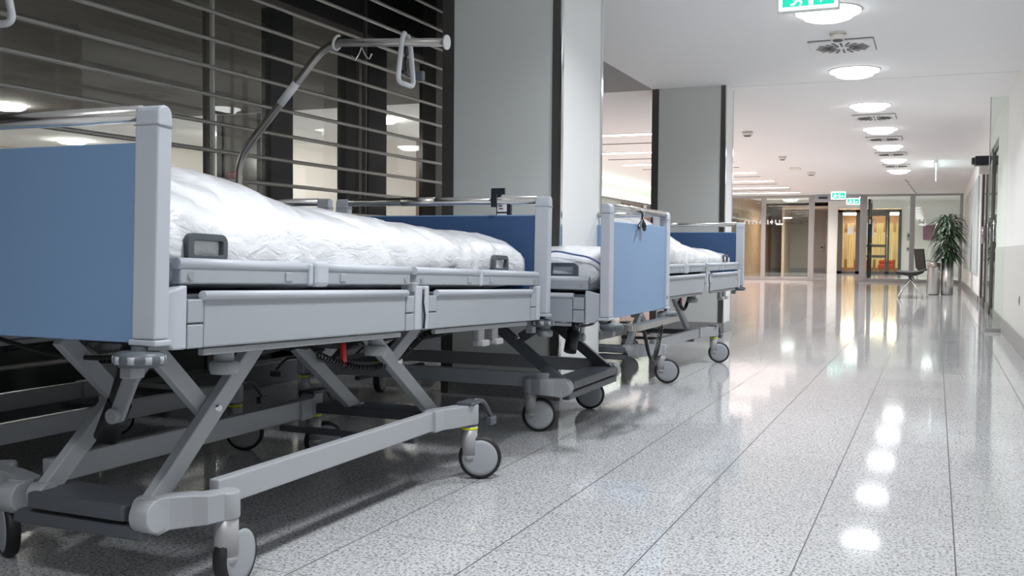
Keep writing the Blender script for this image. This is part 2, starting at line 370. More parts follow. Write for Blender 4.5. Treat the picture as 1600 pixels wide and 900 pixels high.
# lit cornice, brown doors and green glass on the lobby's left wall
co = struct('trim_12', MB().box(-6.95, -6.84, 13.1, 29.2, 2.0, 2.03), 'alu')
struct('cove_lamp', B(-6.93, -6.86, 13.3, 29.0, 2.032, 2.045), mat('cove_lamp_tube', (.9, .95, .9), .4, emit=(.97, 1, .95), es=L_COVE), parent=co)
for i, (y0, y1) in enumerate(((22.9, 24.6), (24.9, 26.6), (26.9, 28.9))):
    d = struct('door_%d' % (i+5), B(-6.95, -6.9, y0, y1, 0, 1.95), 'brown', .004)
    struct('door_handle', MB().tube([(-6.86, y0+.12, 1.0), (-6.86, y0+.3, 1.0)], .012).tube([(-6.9, y0+.12, 1.0), (-6.86, y0+.12, 1.0)], .01), 'chrome', parent=d)
nt_ = empty('notice', (-6.88, 24.78, 1.78), PI/2, 'white notice sheet with red and grey print between the brown lobby doors', 'notice')
B(-.14, .14, -.004, .004, -.2, .2).build('sheet', 'paper', nt_)
B(-.1, .1, -.008, -.004, -.16, -.02).build('print', 'redtext', nt_)

# ------------------------------------------------------------------ glass front at the far end
def front():
    Y = 29.3
    f = struct('window_3', MB().box(-7.0, .65, Y-.05, Y+.05, 2.36, ZC+.33), 'alu', .005)
    f.data.materials[0] = M['alu']
    for x0, x1, n in ((-4.66, -4.54, 0), (-3.34, -3.19, 1), (-1.96, -1.78, 2), (-.67, -.54, 3), (.57, .65, 4), (-6.1, -6.0, 5)):
        struct('mullion', B(x0, x1, Y-.06, Y+.06, 0, 2.36), 'alu', .006, f)
    for x0, x1 in ((-6.95, -6.1), (-6.0, -4.66), (-4.54, -3.34), (-1.78, -.67), (-.54, .57)):
        struct('sill_rail', B(x0, x1, Y-.04, Y+.04, 0, .09), 'alu', .004, f)
        struct('pane', B(x0, x1, Y-.006, Y+.006, .09, 2.36), 'glass', parent=f)
    # white square markings
    for a, b in ((-5.15, -4.7), (-4.5, -4.02), (-1.72, -1.5), (-.45, .5)):
        g = MB(); x = a
        while x < b: g.box(x, x+.045, Y-.012, Y-.007, 1.60, 1.73); x += .11
        g.build('glass_marking', 'label', f)
    t = text('station_lettering', 'Station 2D \u2191', .135, (-3.70, Y-.012, 1.64), (PI/2, 0, 0), 'dtext', f)
front()
sd = empty('sliding_door_operator', (-2.57, 29.2, 2.36), 0, 'pale header box with a black sensor above the far doorway', 'door operator')
B(-.6, .6, -.06, .04, -.12, .05).build('header_box', 'framel', sd, .006)
B(-.5, -.25, -.09, -.061, -.05, .0).build('sensor', 'blackp', sd, .006)
dl = struct('door_8', MB().box(-1.76, -1.70, 29.42, 30.4, .02, .1).box(-1.76, -1.70, 29.42, 30.4, 2.2, 2.3).box(-1.76, -1.70, 29.42, 29.5, .02, 2.3).box(-1.76, -1.70, 30.32, 30.4, .02, 2.3), 'blackm', .004)
struct('door_glass', B(-1.735, -1.725, 29.5, 30.32, .1, 2.2), 'glass', parent=dl)
struct('door_handle', MB().tube([(-1.64, 29.55, 1.05), (-1.64, 29.7, 1.05)], .014).tube([(-1.7, 29.55, 1.05), (-1.64, 29.55, 1.05)], .014), 'chrome', parent=dl)

# spaces beyond
struct('wall_wood', B(-6.4, -6.27, 29.4, 43.8, 0, 2.75), 'wood')
wd = struct('door_9', MB().box(-6.26, -6.23, 33.2, 34.4, .02, 2.1), 'brown', .004)
struct('wall_inner', MB().box(-6.3, -3.85, 42.0, 42.2, .14, 2.75), 'beiged')
struct('baseboard_inner', B(-6.3, -3.8, 41.96, 42.0, 0, .16), 'skirt')
struct('wall_inner', MB().box(-3.85, -3.50, 40, 42.2, 0, 2.75).box(-3.5, -1.2, 40, 40.2, 2.50, 2.75).box(-1.2, 1.6, 40, 40.2, 0, 2.75), 'white')
struct('trim_13', B(-3.89, -3.85, 39.97, 42.0, 0, 2.42), 'brown')
struct('wall_inner_right', B(1.5, 1.7, 29.4, 40, 0, 2.75), 'white')
D9 = struct('door_10', MB().box(-3.48, -3.30, 39.95, 40.05, 0, 2.45).box(-2.82, -2.66, 39.95, 40.05, 0, 2.45).box(-1.76, -1.62, 39.95, 40.05, 0, 2.45).box(-1.30, -1.2, 39.95, 40.05, 0, 2.45)
     .box(-3.48, -1.2, 39.95, 40.05, 2.33, 2.45).box(-2.66, -1.76, 39.96, 40.04, 2.2, 2.33).box(-3.48, -1.2, 39.95, 40.05, 0, .1).box(-2.66, -1.76, 39.96, 40.04, 1.02, 1.12).box(-2.66, -1.76, 39.96, 40.04, .62, .72), 'bronze', .006)
struct('door_glass', B(-3.3, -1.3, 39.995, 40.005, .1, 2.33), 'glass', parent=D9)
struct('door_handle', MB().tube([(-2.58, 39.9, 1.2), (-2.45, 39.9, 1.2)], .014).tube([(-1.69, 39.9, .5), (-1.69, 39.9, 2.1)], .02), 'chrome', parent=D9)
tag(B(-3.12, -2.92, 39.93, 39.945, 1.5, 1.78).build('door_notice', 'paper'), 'grey notice on the left pane of the far double doors', 'notice')
tag(B(-2.55, -2.18, 39.93, 39.945, 1.4, 1.95).build('door_notice', 'paper'), 'large pale notice on the middle pane of the far double doors', 'notice')
B_in = B(-5.5, 1.0, 47.5, 47.6, 0, 2.5); struct('wall_ward', B_in, 'warm')
struct('wall_ward', MB().box(-5.6, -5.5, 40.2, 47.6, 0, 2.5).box(.9, 1.0, 40.2, 47.6, 0, 2.5), 'warm')
struct('ceiling', B(-5.6, 1.0, 40.2, 47.6, 2.5, 2.6), 'warm')
struct('trim_14', MB().box(-5.5, .9, 47.44, 47.5, 1.75, 2.5).box(-5.5, .9, 47.44, 47.5, 0, .5), 'wood')
for k in range(4):
    wl = tag(B(-3.8+.0*k, -1.2, 41.2+1.7*k, 41.35+1.7*k, 2.46, 2.498).build('ceiling_light', 'wline'), ['warm ceiling tube nearest the far double doors', 'second warm ceiling tube beyond the far double doors', 'third warm ceiling tube beyond the far double doors', 'rearmost warm ceiling tube beyond the far double doors'][k], 'light', 'warm ceiling tubes in the ward')
for k, x in enumerate((-4.0, -3.6, -3.2, -2.8, -2.4, -2.0, -1.6, -1.2, -.8)):
    g = MB(); pts = [(x + .035*i, 46.2 - .3*k*0 + .03*math.sin(i*2.2)) for i in range(9)]
    for i in range(8):
        (xa, ya), (xb, yb) = pts[i], pts[i+1]; g.add([(xa, ya, .15), (xb, yb, .15), (xb, yb, 2.1), (xa, ya, 2.1), (xa, ya+.02, .15), (xb, yb+.02, .15), (xb, yb+.02, 2.1), (xa, ya+.02, 2.1)], [(0,1,2,3), (4,7,6,5), (0,4,5,1), (3,2,6,7)])
    tag(g.build('curtain', 'curtain'), 'narrow yellow curtain hanging in the warm-lit ward beyond the far doors', 'curtain', 'yellow curtains in the ward')
def sofa(x, y, label):
    e = empty('sofa', (x, y, 0), 0, label, 'sofa')
    B(-.3, .3, -.35, .35, .12, .34).build('seat', 'redsofa', e, .04); B(-.3, .3, .2, .38, .34, .5).build('backrest', 'redsofa', e, .04)
    for sx in (-.26, .26): 
        for sy in (-.3, .3): MB().tube([(sx, sy, 0), (sx, sy, .13)], .02, 8).build('leg', 'steel', e)
sofa(-2.75, 43.0, 'red sofa left of centre behind the far double doors'); sofa(-1.9, 44.3, 'red sofa right of centre behind the far double doors')
# wall devices
for (x, z, w, h, lb) in ((-.92, 1.42, .09, .14, 'grey card reader on the wall right of the far doors'), (-.95, .95, .06, .07, 'square light switch below the card reader'), (-4.25, .98, .07, .13, 'pale wall telephone left of the far doorway')):
    yy = 39.98 if x > -3 else 41.96
    e = empty('wall_device', (x, yy, z), 0, lb, 'wall device')
    B(-w, w, -.04, .02, -h, h).build('housing', 'alu', e, .01)
    B(-w*.6, w*.6, -.05, -.04, 0, h*.5).build('screen', 'blackm', e)

# ------------------------------------------------------------------ ceiling lights
LB = {0: 'round opal ceiling light nearest the exit sign', 1: 'round ceiling light between the first two square vents', 2: 'third round ceiling light counted from the near end',
      3: 'fourth round ceiling light counted from the near end', 4: 'fifth round ceiling light counted from the near end', 5: 'sixth round ceiling light counted from the near end', 6: 'round ceiling light furthest down the corridor'}
def disc(x, y, label, r=.215):
    e = empty('ceiling_light', (x, y, ZC), 0, label, 'light', 'round corridor ceiling lights')
    MB().lathe([(0, -.001), (r+.006, -.001), (r+.006, -.006), (0, -.006)], (0, 0, 0), n=40).build('rim', 'vent', e)
    MB().lathe([(r-.004, -.006), (r-.006, -.017), (r-.045, -.024), (r-.058, -.05), (r-.1, -.064), (0, -.07)], (0, 0, 0), n=40).build('diffuser', 'lamp', e)
    down_light(e, P_DISC, .30, .30, -.073, 140, (.95, .975, 1))
for i, y in enumerate((7.0, 9.35, 11.6, 13.85, 16.15, 18.5, 20.9)): disc(-.70, y, LB[i])
for i, y in enumerate((4.65, 2.3, -.05, -2.4)): disc(-.70, y, 'round ceiling light overhead, outside the picture')
def room_disc(x, y, lb):
    e = empty('ceiling_light', (x, y, ZC), 0, lb, 'light', 'added unseen lights of the side room' if 'outside' in lb else None)
    MB().lathe([(0, -.001), (.2, -.001), (.2, -.03), (.16, -.05), (0, -.06)], (0, 0, 0)).build('diffuser', 'rooml', e)
room_disc(-9.9, 8.3, 'round ceiling light at the left edge beyond the louvres')
room_disc(-6.4, 10.8, 'round ceiling light seen between the dark posts behind the louvres')
for x, y in ((-12.2, 11.4), (-8.2, 4.5), (-8.2, .5), (-11.5, 4.5)): room_disc(x, y, 'added round light that brightens the side room, hidden behind the nearest bed or outside the picture')  # extra lamps added out of view to brighten the side room
for x, y, lb in ((-4.1, 31.4, 'round light in the ceiling behind the left glass panes'), (-.1, 31.8, 'round light behind the right glass pane above the plant'), (-.1, 34.2, 'second round light behind the right glass pane above the plant'), (-2.6, 36.5, 'round light before the far double doors'), (-5.0, 38.0, 'added round light brightening the beige wall behind the left glass panes')):  # last lamp is added to brighten the beige wall
    e = empty('ceiling_light', (x, y, 2.75), 0, lb, 'light')
    MB().lathe([(0, -.001), (.25, -.001), (.25, -.03), (.2, -.06), (0, -.07)], (0, 0, 0)).build('diffuser', 'lamp', e)
    down_light(e, P_FAR, .4, .4, -.08, 160, (1, .95, .9))
room_disc(-9.3, 11.6, 'small round light on the pink ceiling behind the louvres')
ORD = ['first', 'second', 'third', 'fourth', 'fifth', 'sixth', 'seventh']
for i, y in enumerate((13.33, 15.8, 18.05, 20.55, 23.0, 25.4, 27.65)):
    e = empty('linear_light', (-4.42, y, ZC), 0, '%s linear light of the lobby ceiling counted from the near end' % ORD[i], 'light', 'linear lights across the lobby ceiling')
    B(-1.04, 1.04, -.07, .07, -.012, -.001).build('frame', 'vent', e)
    B(-1.02, 1.02, -.055, .055, -.02, -.012).build('tube', 'line', e)
    down_light(e, P_LINE, 2.0, .1, -.023, 140, (1, .77, .69))
    if i < 6:
        s_ = tag(B(-5.4, -3.5, y+1.17, y+1.21, ZC-.008, ZC-.001).build('slot_diffuser', 'slot'), 'thin dark air slot across the lobby ceiling after the %s linear light' % ORD[i], 'air slot', 'dark slots between the linear lights')
# vents
def vent(y, lb):
    e = empty('ceiling_vent', (-.705, y, ZC), 0, lb, 'air vent', 'square swirl vents along the corridor ceiling')
    B(-.235, .235, -.235, .235, -.02, -.002).build('cover_plate', 'vent', e, .003)
    B(-.239, .239, -.239, .239, -.006, -.001).build('back_frame', 'slot', e)
    for k in range(20):
        a = 2*PI*k/20; r0, r1 = (.05, .19) if k % 2 else (.085, .2)
        p = Vector((math.cos(a), math.sin(a), 0)); q = Vector((-math.sin(a), math.cos(a), 0)); w = .008
        MB().add([p*r0 - q*w*.6, p*r1 - q*w, p*r1 + q*w, p*r0 + q*w*.6] + [v + Vector((0, 0, .004)) for v in (p*r0 - q*w*.6, p*r1 - q*w, p*r1 + q*w, p*r0 + q*w*.6)],
                 [(0,1,2,3), (7,6,5,4), (0,4,5,1), (1,5,6,2), (2,6,7,3), (3,7,4,0)]).build('slot', 'slot', e).location = (0, 0, -.0245)
vent(8.2, 'square swirl vent nearest the camera, behind the smoke detector'); vent(12.6, 'square swirl vent after the third round light')
vent(15.0, 'square swirl vent after the fourth round light'); vent(17.35, 'square swirl vent after the fifth round light'); vent(19.7, 'square swirl vent furthest down the corridor')
def detector(x, y, lb, r=.055):
    e = empty('smoke_detector', (x, y, ZC), 0, lb, 'smoke detector')
    MB().lathe([(0, -.001), (r+.004, -.001), (r+.004, -.012)], (0, 0, 0)).build('base', 'detect', e)
    MB().lathe([(r-.004, -.012), (r-.004, -.018), (r, -.02), (r-.006, -.052), (r-.018, -.054)], (0, 0, 0)).build('body', 'detect', e)
    MB().lathe([(r-.018, -.054), (r-.02, -.06), (r-.026, -.066), (0, -.067)], (0, 0, 0)).build('grille', 'slot', e)
detector(-.70, 7.72, 'round cream smoke detector between the nearest light and its vent', .055)
detector(-2.37, 13.6, 'cream smoke detector on the ceiling just right of the second column', .07)
detector(-2.42, 17.3, 'small smoke detector on the ceiling beyond the nearer one by the second column', .06)
detector(-2.35, 20.9, 'smoke detector beside the square plate on the corridor ceiling', .08)
tag(B(-2.62, -2.42, 19.6, 19.85, ZC-.03, ZC-.001).build('ceiling_plate', 'detect', bevel=.004), 'square beige plate on the ceiling beside a smoke detector', 'ceiling plate')
for k in range(4):
    tag(MB().bar((-.66+.03*k, 23.6+1.4*k, ZC-.001), (-.58+.03*k, 23.5+1.4*k, ZC-.07), .012, .03, (0, 1, 0)).build('ceiling_hook', 'blackm'), 'small dark slanted hook on the ceiling beyond the last round light', 'hook', 'dark hooks on the corridor ceiling')
el = empty('edge_lit_sign', (-.03, 19.6, ZC), 0, 'thin glowing sign hanging edge-on from the ceiling right of the lights', 'sign')
B(-.012, .012, -.85, .85, -.05, -.001).build('housing', 'vent', el); B(-.006, .006, -.8, .8, -.26, -.05).build('lit_panel', 'signw', el)

# exit signs
def exit_sign(x, y, zb, w, h, lb, arrow_left=True, rz=0):
    e = empty('exit_sign', (x, y, zb), rz, lb, 'exit sign')
    B(-w/2-.012, w/2+.012, -.02, .02, 0, h+.024).build('housing', 'vent', e, .003)
    B(-w/2, w/2, -.024, -.02, .012, h+.012).build('lit_panel', 'signw', e)
    B(-w/2+.018, w/2-.018, -.026, -.024, .03, h-.006).build('green_field', 'sign', e)
    g = MB(); s = h/.18
    def q(pts): g.prism([(a*s, .012 + b*s) for a, b in pts], 'y', -.029, -.026)
    # running figure
    g.tube([(-.075*s, -.029, .012+.128*s), (-.075*s, -.026, .012+.128*s)], .011*s, 12)
    q([(-.075, .112), (-.095, .075), (-.078, .068), (-.058, .105)]); q([(-.095, .078), (-.115, .05), (-.138, .045), (-.136, .034), (-.108, .037), (-.08, .068)])
    q([(-.09, .074), (-.06, .058), (-.068, .03), (-.056, .028), (-.046, .063), (-.078, .084)]); q([(-.075, .108), (-.11, .1), (-.12, .08), (-.112, .076), (-.103, .091), (-.075, .098)])
    q([(-.062, .105), (-.04, .082), (-.02, .088), (-.022, .096), (-.038, .092), (-.056, .11)])
    # door and arrow
    q([(.005, .03), (.005, .14), (.04, .14), (.04, .03)])
    q([(.06, .08), (.095, .08), (.095, .1), (.125, .072), (.095, .044), (.095, .064), (.06, .064)])
    g.build('pictogram', 'signw', e)
    for sx in (-1, 1):
        if ZC - zb - h > .04: MB().tube([(sx*w*.3, 0, h+.02), (sx*w*.3, 0, ZC-zb)], .005, 8).build('hanging_rod', 'steel', e)
    return e
exit_sign(-.745, 6.3, 2.262, .34, .135, 'green exit sign with running figure hung in front of the nearest round light')
exit_sign(-2.40, 27.6, 2.20, .36, .19, 'farther left of the two green exit signs at the glass front')
exit_sign(-2.10, 28.6, 2.10, .34, .17, 'lower right of the two green exit signs at the glass front')

# ------------------------------------------------------------------ waiting area
def bench(x, y, n):
    e = empty('waiting_bench', (x, y, 0), 0, 'row of black seat shells on a beam with slanted chrome legs', 'bench')
    MB().bar((0, -.3, .40), (0, n*.55-.2, .40), .05, .06).build('beam', 'blackm', e)
    for k in range(n):
        yc = k*.55
        V = []; F = []
        prof = [(-.24, .44, .48), (-.16, .42, .47), (-.03, .40, .462), (.1, .41, .472), (.2, .45, .50), (.22, .47, .515)]
        g = MB()
        for a in range(len(prof)-1):
            (xa, la, ha), (xb, lb_, hb) = prof[a], prof[a+1]
            g.add([(xa, yc-.24, la), (xb, yc-.24, lb_), (xb, yc+.24, lb_), (xa, yc+.24, la), (xa, yc-.24, ha), (xb, yc-.24, hb), (xb, yc+.24, hb), (xa, yc+.24, ha)],
                  [(0,3,2,1), (4,5,6,7), (0,1,5,4), (2,3,7,6)] + ([(0,4,7,3)] if a == 0 else []) + ([(1,2,6,5)] if a == len(prof)-2 else []))
        g.build('seat', 'seat', e)
    for yy in (-.15, n*.55-.4):
        MB().tube(fillet([(.02, yy, .40), (-.17, yy, .08), (-.2, yy, 0)], .03), .012, 10).build('leg', 'chrome', e)
        MB().tube(fillet([(-.02, yy, .40), (.17, yy, .08), (.2, yy, 0)], .03), .012, 10).build('leg', 'chrome', e)
bench(-.40, 18.9, 3)
def chair(x, y, rz):
    e = empty('armchair', (x, y, 0), rz, 'black chair with a tall backrest and chrome armrests behind the bench', 'chair')
    B(-.22, .22, -.2, .22, .41, .45).build('seat', 'seat', e, .012)
    MB().prism([(-.24, .45), (-.21, .45), (-.27, .90), (-.30, .90)], 'x', -.21, .21).build('backrest', 'seat', e, .006)
    for s in (-1, 1):
        MB().tube(fillet([(s*.23, -.2, 0), (s*.23, -.18, .62), (s*.23, .15, .64), (s*.23, .2, .43)], .05), .011, 10).build('armrest', 'chrome', e)
        MB().tube([(s*.21, .2, .42), (s*.22, .24, 0)], .011, 10).build('leg', 'chrome', e)
chair(-.10, 24.3, -PI/2+.5)
def bin_(x, y, r, h, lb):
    e = empty('waste_bin', (x, y, 0), 0, lb, 'waste bin')
    MB().lathe([(0, .012), (r-.006, .012), (r, .02), (r, h-.05)], (0, 0, 0), n=40).build('body', 'steel', e)
    MB().lathe([(r+.003, h-.085), (r+.003, h-.003), (r-.02, h), (r-.03, h-.03), (r-.03, h-.16), (0, h-.16)], (0, 0, 0), n=40).build('lid_ring', mat('bronze_ring', (.26, .22, .19), .4, .8), e)
    MB().lathe([(0, 0), (r-.015, 0), (r-.015, .014), (0, .014)], (0, 0, 0), n=30).build('foot_ring', 'blackm', e)
bin_(-.02, 20.9, .108, .62, 'brushed steel cylinder bin with a darker rim left of the planter')
pl = empty('potted_plant', (.213, 20.95, 0), 0, 'tall leafy green plant in a brushed steel cylinder planter by the right wall', 'plant')
MB().lathe([(0, .0), (.105, 0), (.113, .02), (.113, .705), (.104, .705), (.104, .66), (0, .66)], (0, 0, 0), n=40).build('planter', 'steel', pl)
MB().lathe([(0, .675), (.103, .672), (.103, .66)], (0, 0, 0), n=30).build('soil', 'soil', pl)
B(-.06, .06, -.1155, -.112, .655, .675).build('planter_label', 'blackm', pl)
g = MB()
for sx, sy, hh in ((0, 0, 1.35), (.04, .03, 1.2), (-.04, .02, 1.05)): g.tube([(sx*.5, sy*.5, .66), (sx*1.2, sy, hh*.75), (sx*2, sy, hh)], [.012, .01, .006], 8)
g.build('stem', 'stem', pl)
g = MB()
for i in range(340):
    z = random.uniform(.74, 1.52); a = random.uniform(0, 2*PI); ln = random.uniform(.18, .34); w = random.uniform(.014, .024)
    r0 = random.uniform(.0, .09) + .05*math.sin((z-.74)*3.5); up = random.uniform(-.1, .9) * (1 if z > 1.0 else .5); d = Vector((math.cos(a), math.sin(a), 0))
    q = Vector((-math.sin(a), math.cos(a), 0)); p = d*r0 + Vector((0, 0, z)); V = []; n = 6
    for k in range(n+1):
        t = k/n; c = p + d*ln*t*.85 + Vector((0, 0, ln*(up*t - .85*t*t))); ww = w*math.sin(PI*min(1, .08+t*.95))**.7 if k < n else .001
        V += [c - q*ww + Vector((0, 0, .006)), c, c + q*ww + Vector((0, 0, .006))]
    F = []
    for k in range(n): F += [(3*k, 3*k+1, 3*k+4, 3*k+3), (3*k+1, 3*k+2, 3*k+5, 3*k+4)]
    g.add(V, F, True)
g.build('leaves', 'leaf', pl)
tag(B(-.45, .1, 39.93, 39.96, 1.3, 1.85).build('wall_picture', 'pink', bevel=.005), 'dark pink picture on the white wall behind the leafy plant', 'picture')

# ------------------------------------------------------------------ the beds
def bed(name_label, loc, rz, tilt=0, dz=0, dx=0, jh=.155, bh=.265, ph=(.335, .335, .335, .335), jy=.155, py_=.335, rollers=False, legm='chass', lx=0, heads=(0, 0, 0, 0), bracket=False, cord=True):
    """local: x across, y along (0 = near end), z up. Chassis stands level, the deck on top is lifted by dz and tilted."""
    root = empty('hospital_bed', loc, rz, name_label, 'bed')
    def deck(o):     # deck parts: tilt about the middle of the bed
        T = Matrix.Translation((0, 1.1, dz)) @ Matrix.Rotation(-tilt, 4, 'X') @ Matrix.Translation((0, -1.1, 0))
        T = Matrix.Translation((0, 0, 0)) @ T
        o.matrix_local = T
        return o
    def D(mb, name, m, parent=None, bevel=0, seg=2, **k):
        o = mb.build(name, m, parent or root, bevel, seg, **k)
        return o if parent else deck(o)
    def stad(y0, y1, z0, z1, n=8):   # upright with rounded top in y-z
        r = (y1-y0)/2; c = (y0+y1)/2
        return [(y0, z0), (y1, z0)] + [(c + r*math.cos(a), z1-r + r*math.sin(a)) for a in [PI*k/n for k in range(n+1)]]
    # end boards
    for e, (ya, yb, s) in enumerate(((0, .04, -1), (2.16, 2.20, 1))):
        bd = D(B(-.442, .442, ya+.009, yb-.009, .572, .976), 'end_board', 'blue', bevel=.003, label='blue end board')
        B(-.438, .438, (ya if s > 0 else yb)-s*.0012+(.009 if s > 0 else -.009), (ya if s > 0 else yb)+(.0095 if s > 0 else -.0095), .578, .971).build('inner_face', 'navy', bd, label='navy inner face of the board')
        for sx in (-1, 1):
            p = MB().prism(stad(ya, yb, .581, 1.05), 'x', sx*.44, sx*.5).build('post', 'framel', bd, .004)
            MB().box(sx*.4375, sx*.5025, ya-.001, yb+.001, 1.008, 1.0105).build('cap_seam', 'midg', p)
            MB().box(sx*.435, sx*.505, ya-.004, yb+.004, .568, .58).build('foot_plate', 'framel', bd, .003)
        MB().tube([(-.44, (ya+yb)/2, 1.035), (.44, (ya+yb)/2, 1.035)], .0172, 18).build('grab_rail', 'railm', bd)
        MB().tube([(-.18, (ya+yb)/2, 1.035), (-.02, (ya+yb)/2, 1.035)], .0188, 18).build('rail_sleeve', 'steel', bd)
        for sx in (-1, 1):
            br = D(MB().lathe([(0, -.015), (.038, -.015), (.048, -.010), (.050, 0), (.048, .010), (.038, .016), (.016, .018), (.016, .026), (0, .026)], (sx*.462, (ya+yb)/2 - s*(-.02), .541), n=28), 'bumper_roller', 'bump')
            g = MB()
            for k in range(9):
                a = 2*PI*k/9 + .25; c = Vector((sx*.462 + .0435*math.cos(a), (ya+yb)/2 + s*.02 + .0435*math.sin(a), .541))
                g.tube([c - Vector((0, 0, .0075)), c + Vector((0, 0, .0075))], .0088, 10)
            if rollers: g.build('rollers', 'wheel', br)
            MB().prism([(ya, .5), (yb, .5), (yb, .55), (ya, .55)], 'x', sx*.41, sx*.44).build('arm', 'midg', br, .003)
    # mattress deck
    D(MB().box(-.43, -.39, .06, 2.14, .575, .63).box(.39, .43, .06, 2.14, .575, .63).box(-.39, .39, .06, .1, .585, .62).box(-.39, .39, 2.1, 2.14, .585, .62).box(-.39, .39, 1.05, 1.1, .585, .62), 'deck_frame', 'midg', bevel=.003)
    D(MB().box(-.44, .44, .05, .72, .652, .668).box(-.44, .44, .735, 1.1, .652, .668).box(-.44, .44, 1.115, 2.15, .652, .668), 'mattress_support', 'framel', bevel=.003)
    # underslung undercarriage: gearbox, motor tubes
    D(B(-.12, .12, .35, .62, .535, .575), 'control_box', 'blackp', bevel=.008); D(B(-.1, .1, 1.2, 1.5, .53, .575), 'control_box', 'blackp', bevel=.008)
    for y0, y1 in ((.62, 1.15), (1.5, 1.05)):
        D(MB().tube([(.06, y0, .56), (.06, y1, .50)], .025).tube([(.06, y1-.02*(1 if y1 > y0 else -1), .50), (.06, y1+.18*(1 if y1 > y0 else -1), .48)], .014), 'lift_motor', 'blackm')
    # side rails, folded down
    for sx in (-1, 1):
        def X(a, b): return (sx*a, sx*b)
        for (a, b, c0, c1, half) in ((.165, 1.045, .113, 1.095, 'head'), (1.245, 2.03, 1.19, 2.085, 'foot')):
            outer = [(a, .556), (b, .556), (b, .676), (a, .676)]
            sr = D(MB().box(*X(.462, .482), a, b, .556, .662), 'side_rail', 'frame', bevel=.004)
            MB().tube([(sx*.481, a-.005, .668), (sx*.481, b+.005, .668)], .0105, 12).build('top_lip', 'framel', sr)
            MB().box(*X(.458, .474), a+.01, b-.01, .538, .553).build('lower_strip', 'midg', sr, .002)
            for (y0, y1) in ((c0, a-.003), (b+.003, c1)):
                MB().box(*X(.455, .484), y0, y1, .556, .607).box(*X(.455, .484), y0, y1, .610, .660).build('end_block', 'frame', sr, .003)
        # uprights between and at the ends
        for (y0, y1) in ((.045, .108), (1.10, 1.142), (1.148, 1.186), (2.09, 2.125)):
            if y0 == .045:
                poly = [(.045, .575), (.07, .556), (.108, .556), (.108, .69), (.045, .675)]
            else: poly = [(y0, .556), (y1, .556), (y1, .69), (y0, .69)]
            D(MB().prism(poly, 'x', *X(.45, .486)), 'rail_bracket', 'framel', bevel=.004)
        D(MB().tube([(sx*.49, 1.145, .56), (sx*.492, 1.147, .60), (sx*.488, 1.142, .64), (sx*.488, 1.146, .68)], .0035, 8), 'rail_cable', 'blackm')
        for (a, b, k) in ((.10, .565, 0), (.645, 1.085, 1), (1.125, 1.585, 0), (1.605, 2.12, 1)):
            ub = D(MB().box(*X(.45, .474), a, b, .692, .728), 'rail_top_box', 'frame', bevel=.004)
            MB().tube([(sx*.466, a-.004, .735), (sx*.466, b+.004, .735)], .0125, 12).build('top_lip', 'framel', ub)
            yl = b-.09 if k == 0 else a+.07
            MB().box(*X(.473, .478), yl-.014, yl+.014, .699, .722).build('latch_button', 'frame', ub, .0025)
            yb = a+.03 if k == 0 else b-.03
            MB().tube([(sx*.473, yb, .71), (sx*.4775, yb, .71)], .009, 16).build('bolt', 'midg', ub)
            if k == 0:
                MB().box(*X(.464, .482), b-.012, b+.006, .69, .745).build('end_stop', 'framel', ub, .005)
        D(MB().box(*X(.448, .487), .575, .637, .686, .752), 'rail_knuckle', 'framel', bevel=.012, seg=3)
        D(MB().box(*X(.44, .484), 1.088, 1.12, .67, .70), 'rail_hinge', 'midg', bevel=.004)
        # mattress retainers: grey loops
        for y0, y1 in ((.157, .288), (1.765, 1.90)):
            D(MB().ring(rrect(y0, y1, .735, .803, .02), rrect(y0+.020, y1-.016, .756, .787, .004), 'x', *X(.428, .443)), 'mattress_retainer', 'dkplast', bevel=.002)
        # hooks and release grips under the rail
        for y in (1.62, 1.74):
            D(MB().box(*X(.43, .455), y, y+.05, .49, .56).box(*X(.43, .475), y-.004, y+.054, .478, .50), 'release_grip', 'alu', bevel=.005)
        for y in (.31, .98):
            D(MB().tube([(sx*.42, y, .56), (sx*.42, y, .515)], .022, 16).lathe([(0, -.0), (.03, 0), (.034, .01), (.034, .026), (.026, .03), (0, .03)], (sx*.42, y, .485)), 'release_knob', 'midg')
    for (x, y) in (((.36, .90), (-.36, .1)) if not bracket else ()):
        D(MB().tube([(x, y, .52), (x+.004, y-.004, .535), (x, y, .56)], .0015, 6).tube([(x+.004, y+.004, .455), (x+.002, y, .462), (x, y, .52), (x, y, .526)], [.004, .010, .0085, .003], 12), 'emergency_lever', 'red', label='small red lever')
    if cord:
        for x0, y0, y1 in ((.40, .72, 2.0),):
            pts = []
            for i in range(420):
                t = i/419; a = t*2*PI*58
                sag = .50 - .045*math.sin(PI*t*2)*0 - .07*math.sin(PI*min(1, t*1.4))
                pts.append((x0 - .25*t + .009*math.cos(a), y0 + (y1-y0)*t, sag + .009*math.sin(a)))
            D(MB().tube(pts, .0035, 5), 'coil_cord', 'cable')
    D(MB().tube(fillet([(-.3, .2, .57), (-.1, .3, .5), (.15, .25, .51), (.3, .45, .56)], .1), .006, 8), 'cable', 'cable')
    D(MB().tube(fillet([(-.35, 1.5, .57), (-.1, 1.3, .48), (.2, 1.45, .5), (.3, 1.75, .56)], .1), .006, 8), 'cable', 'cable')
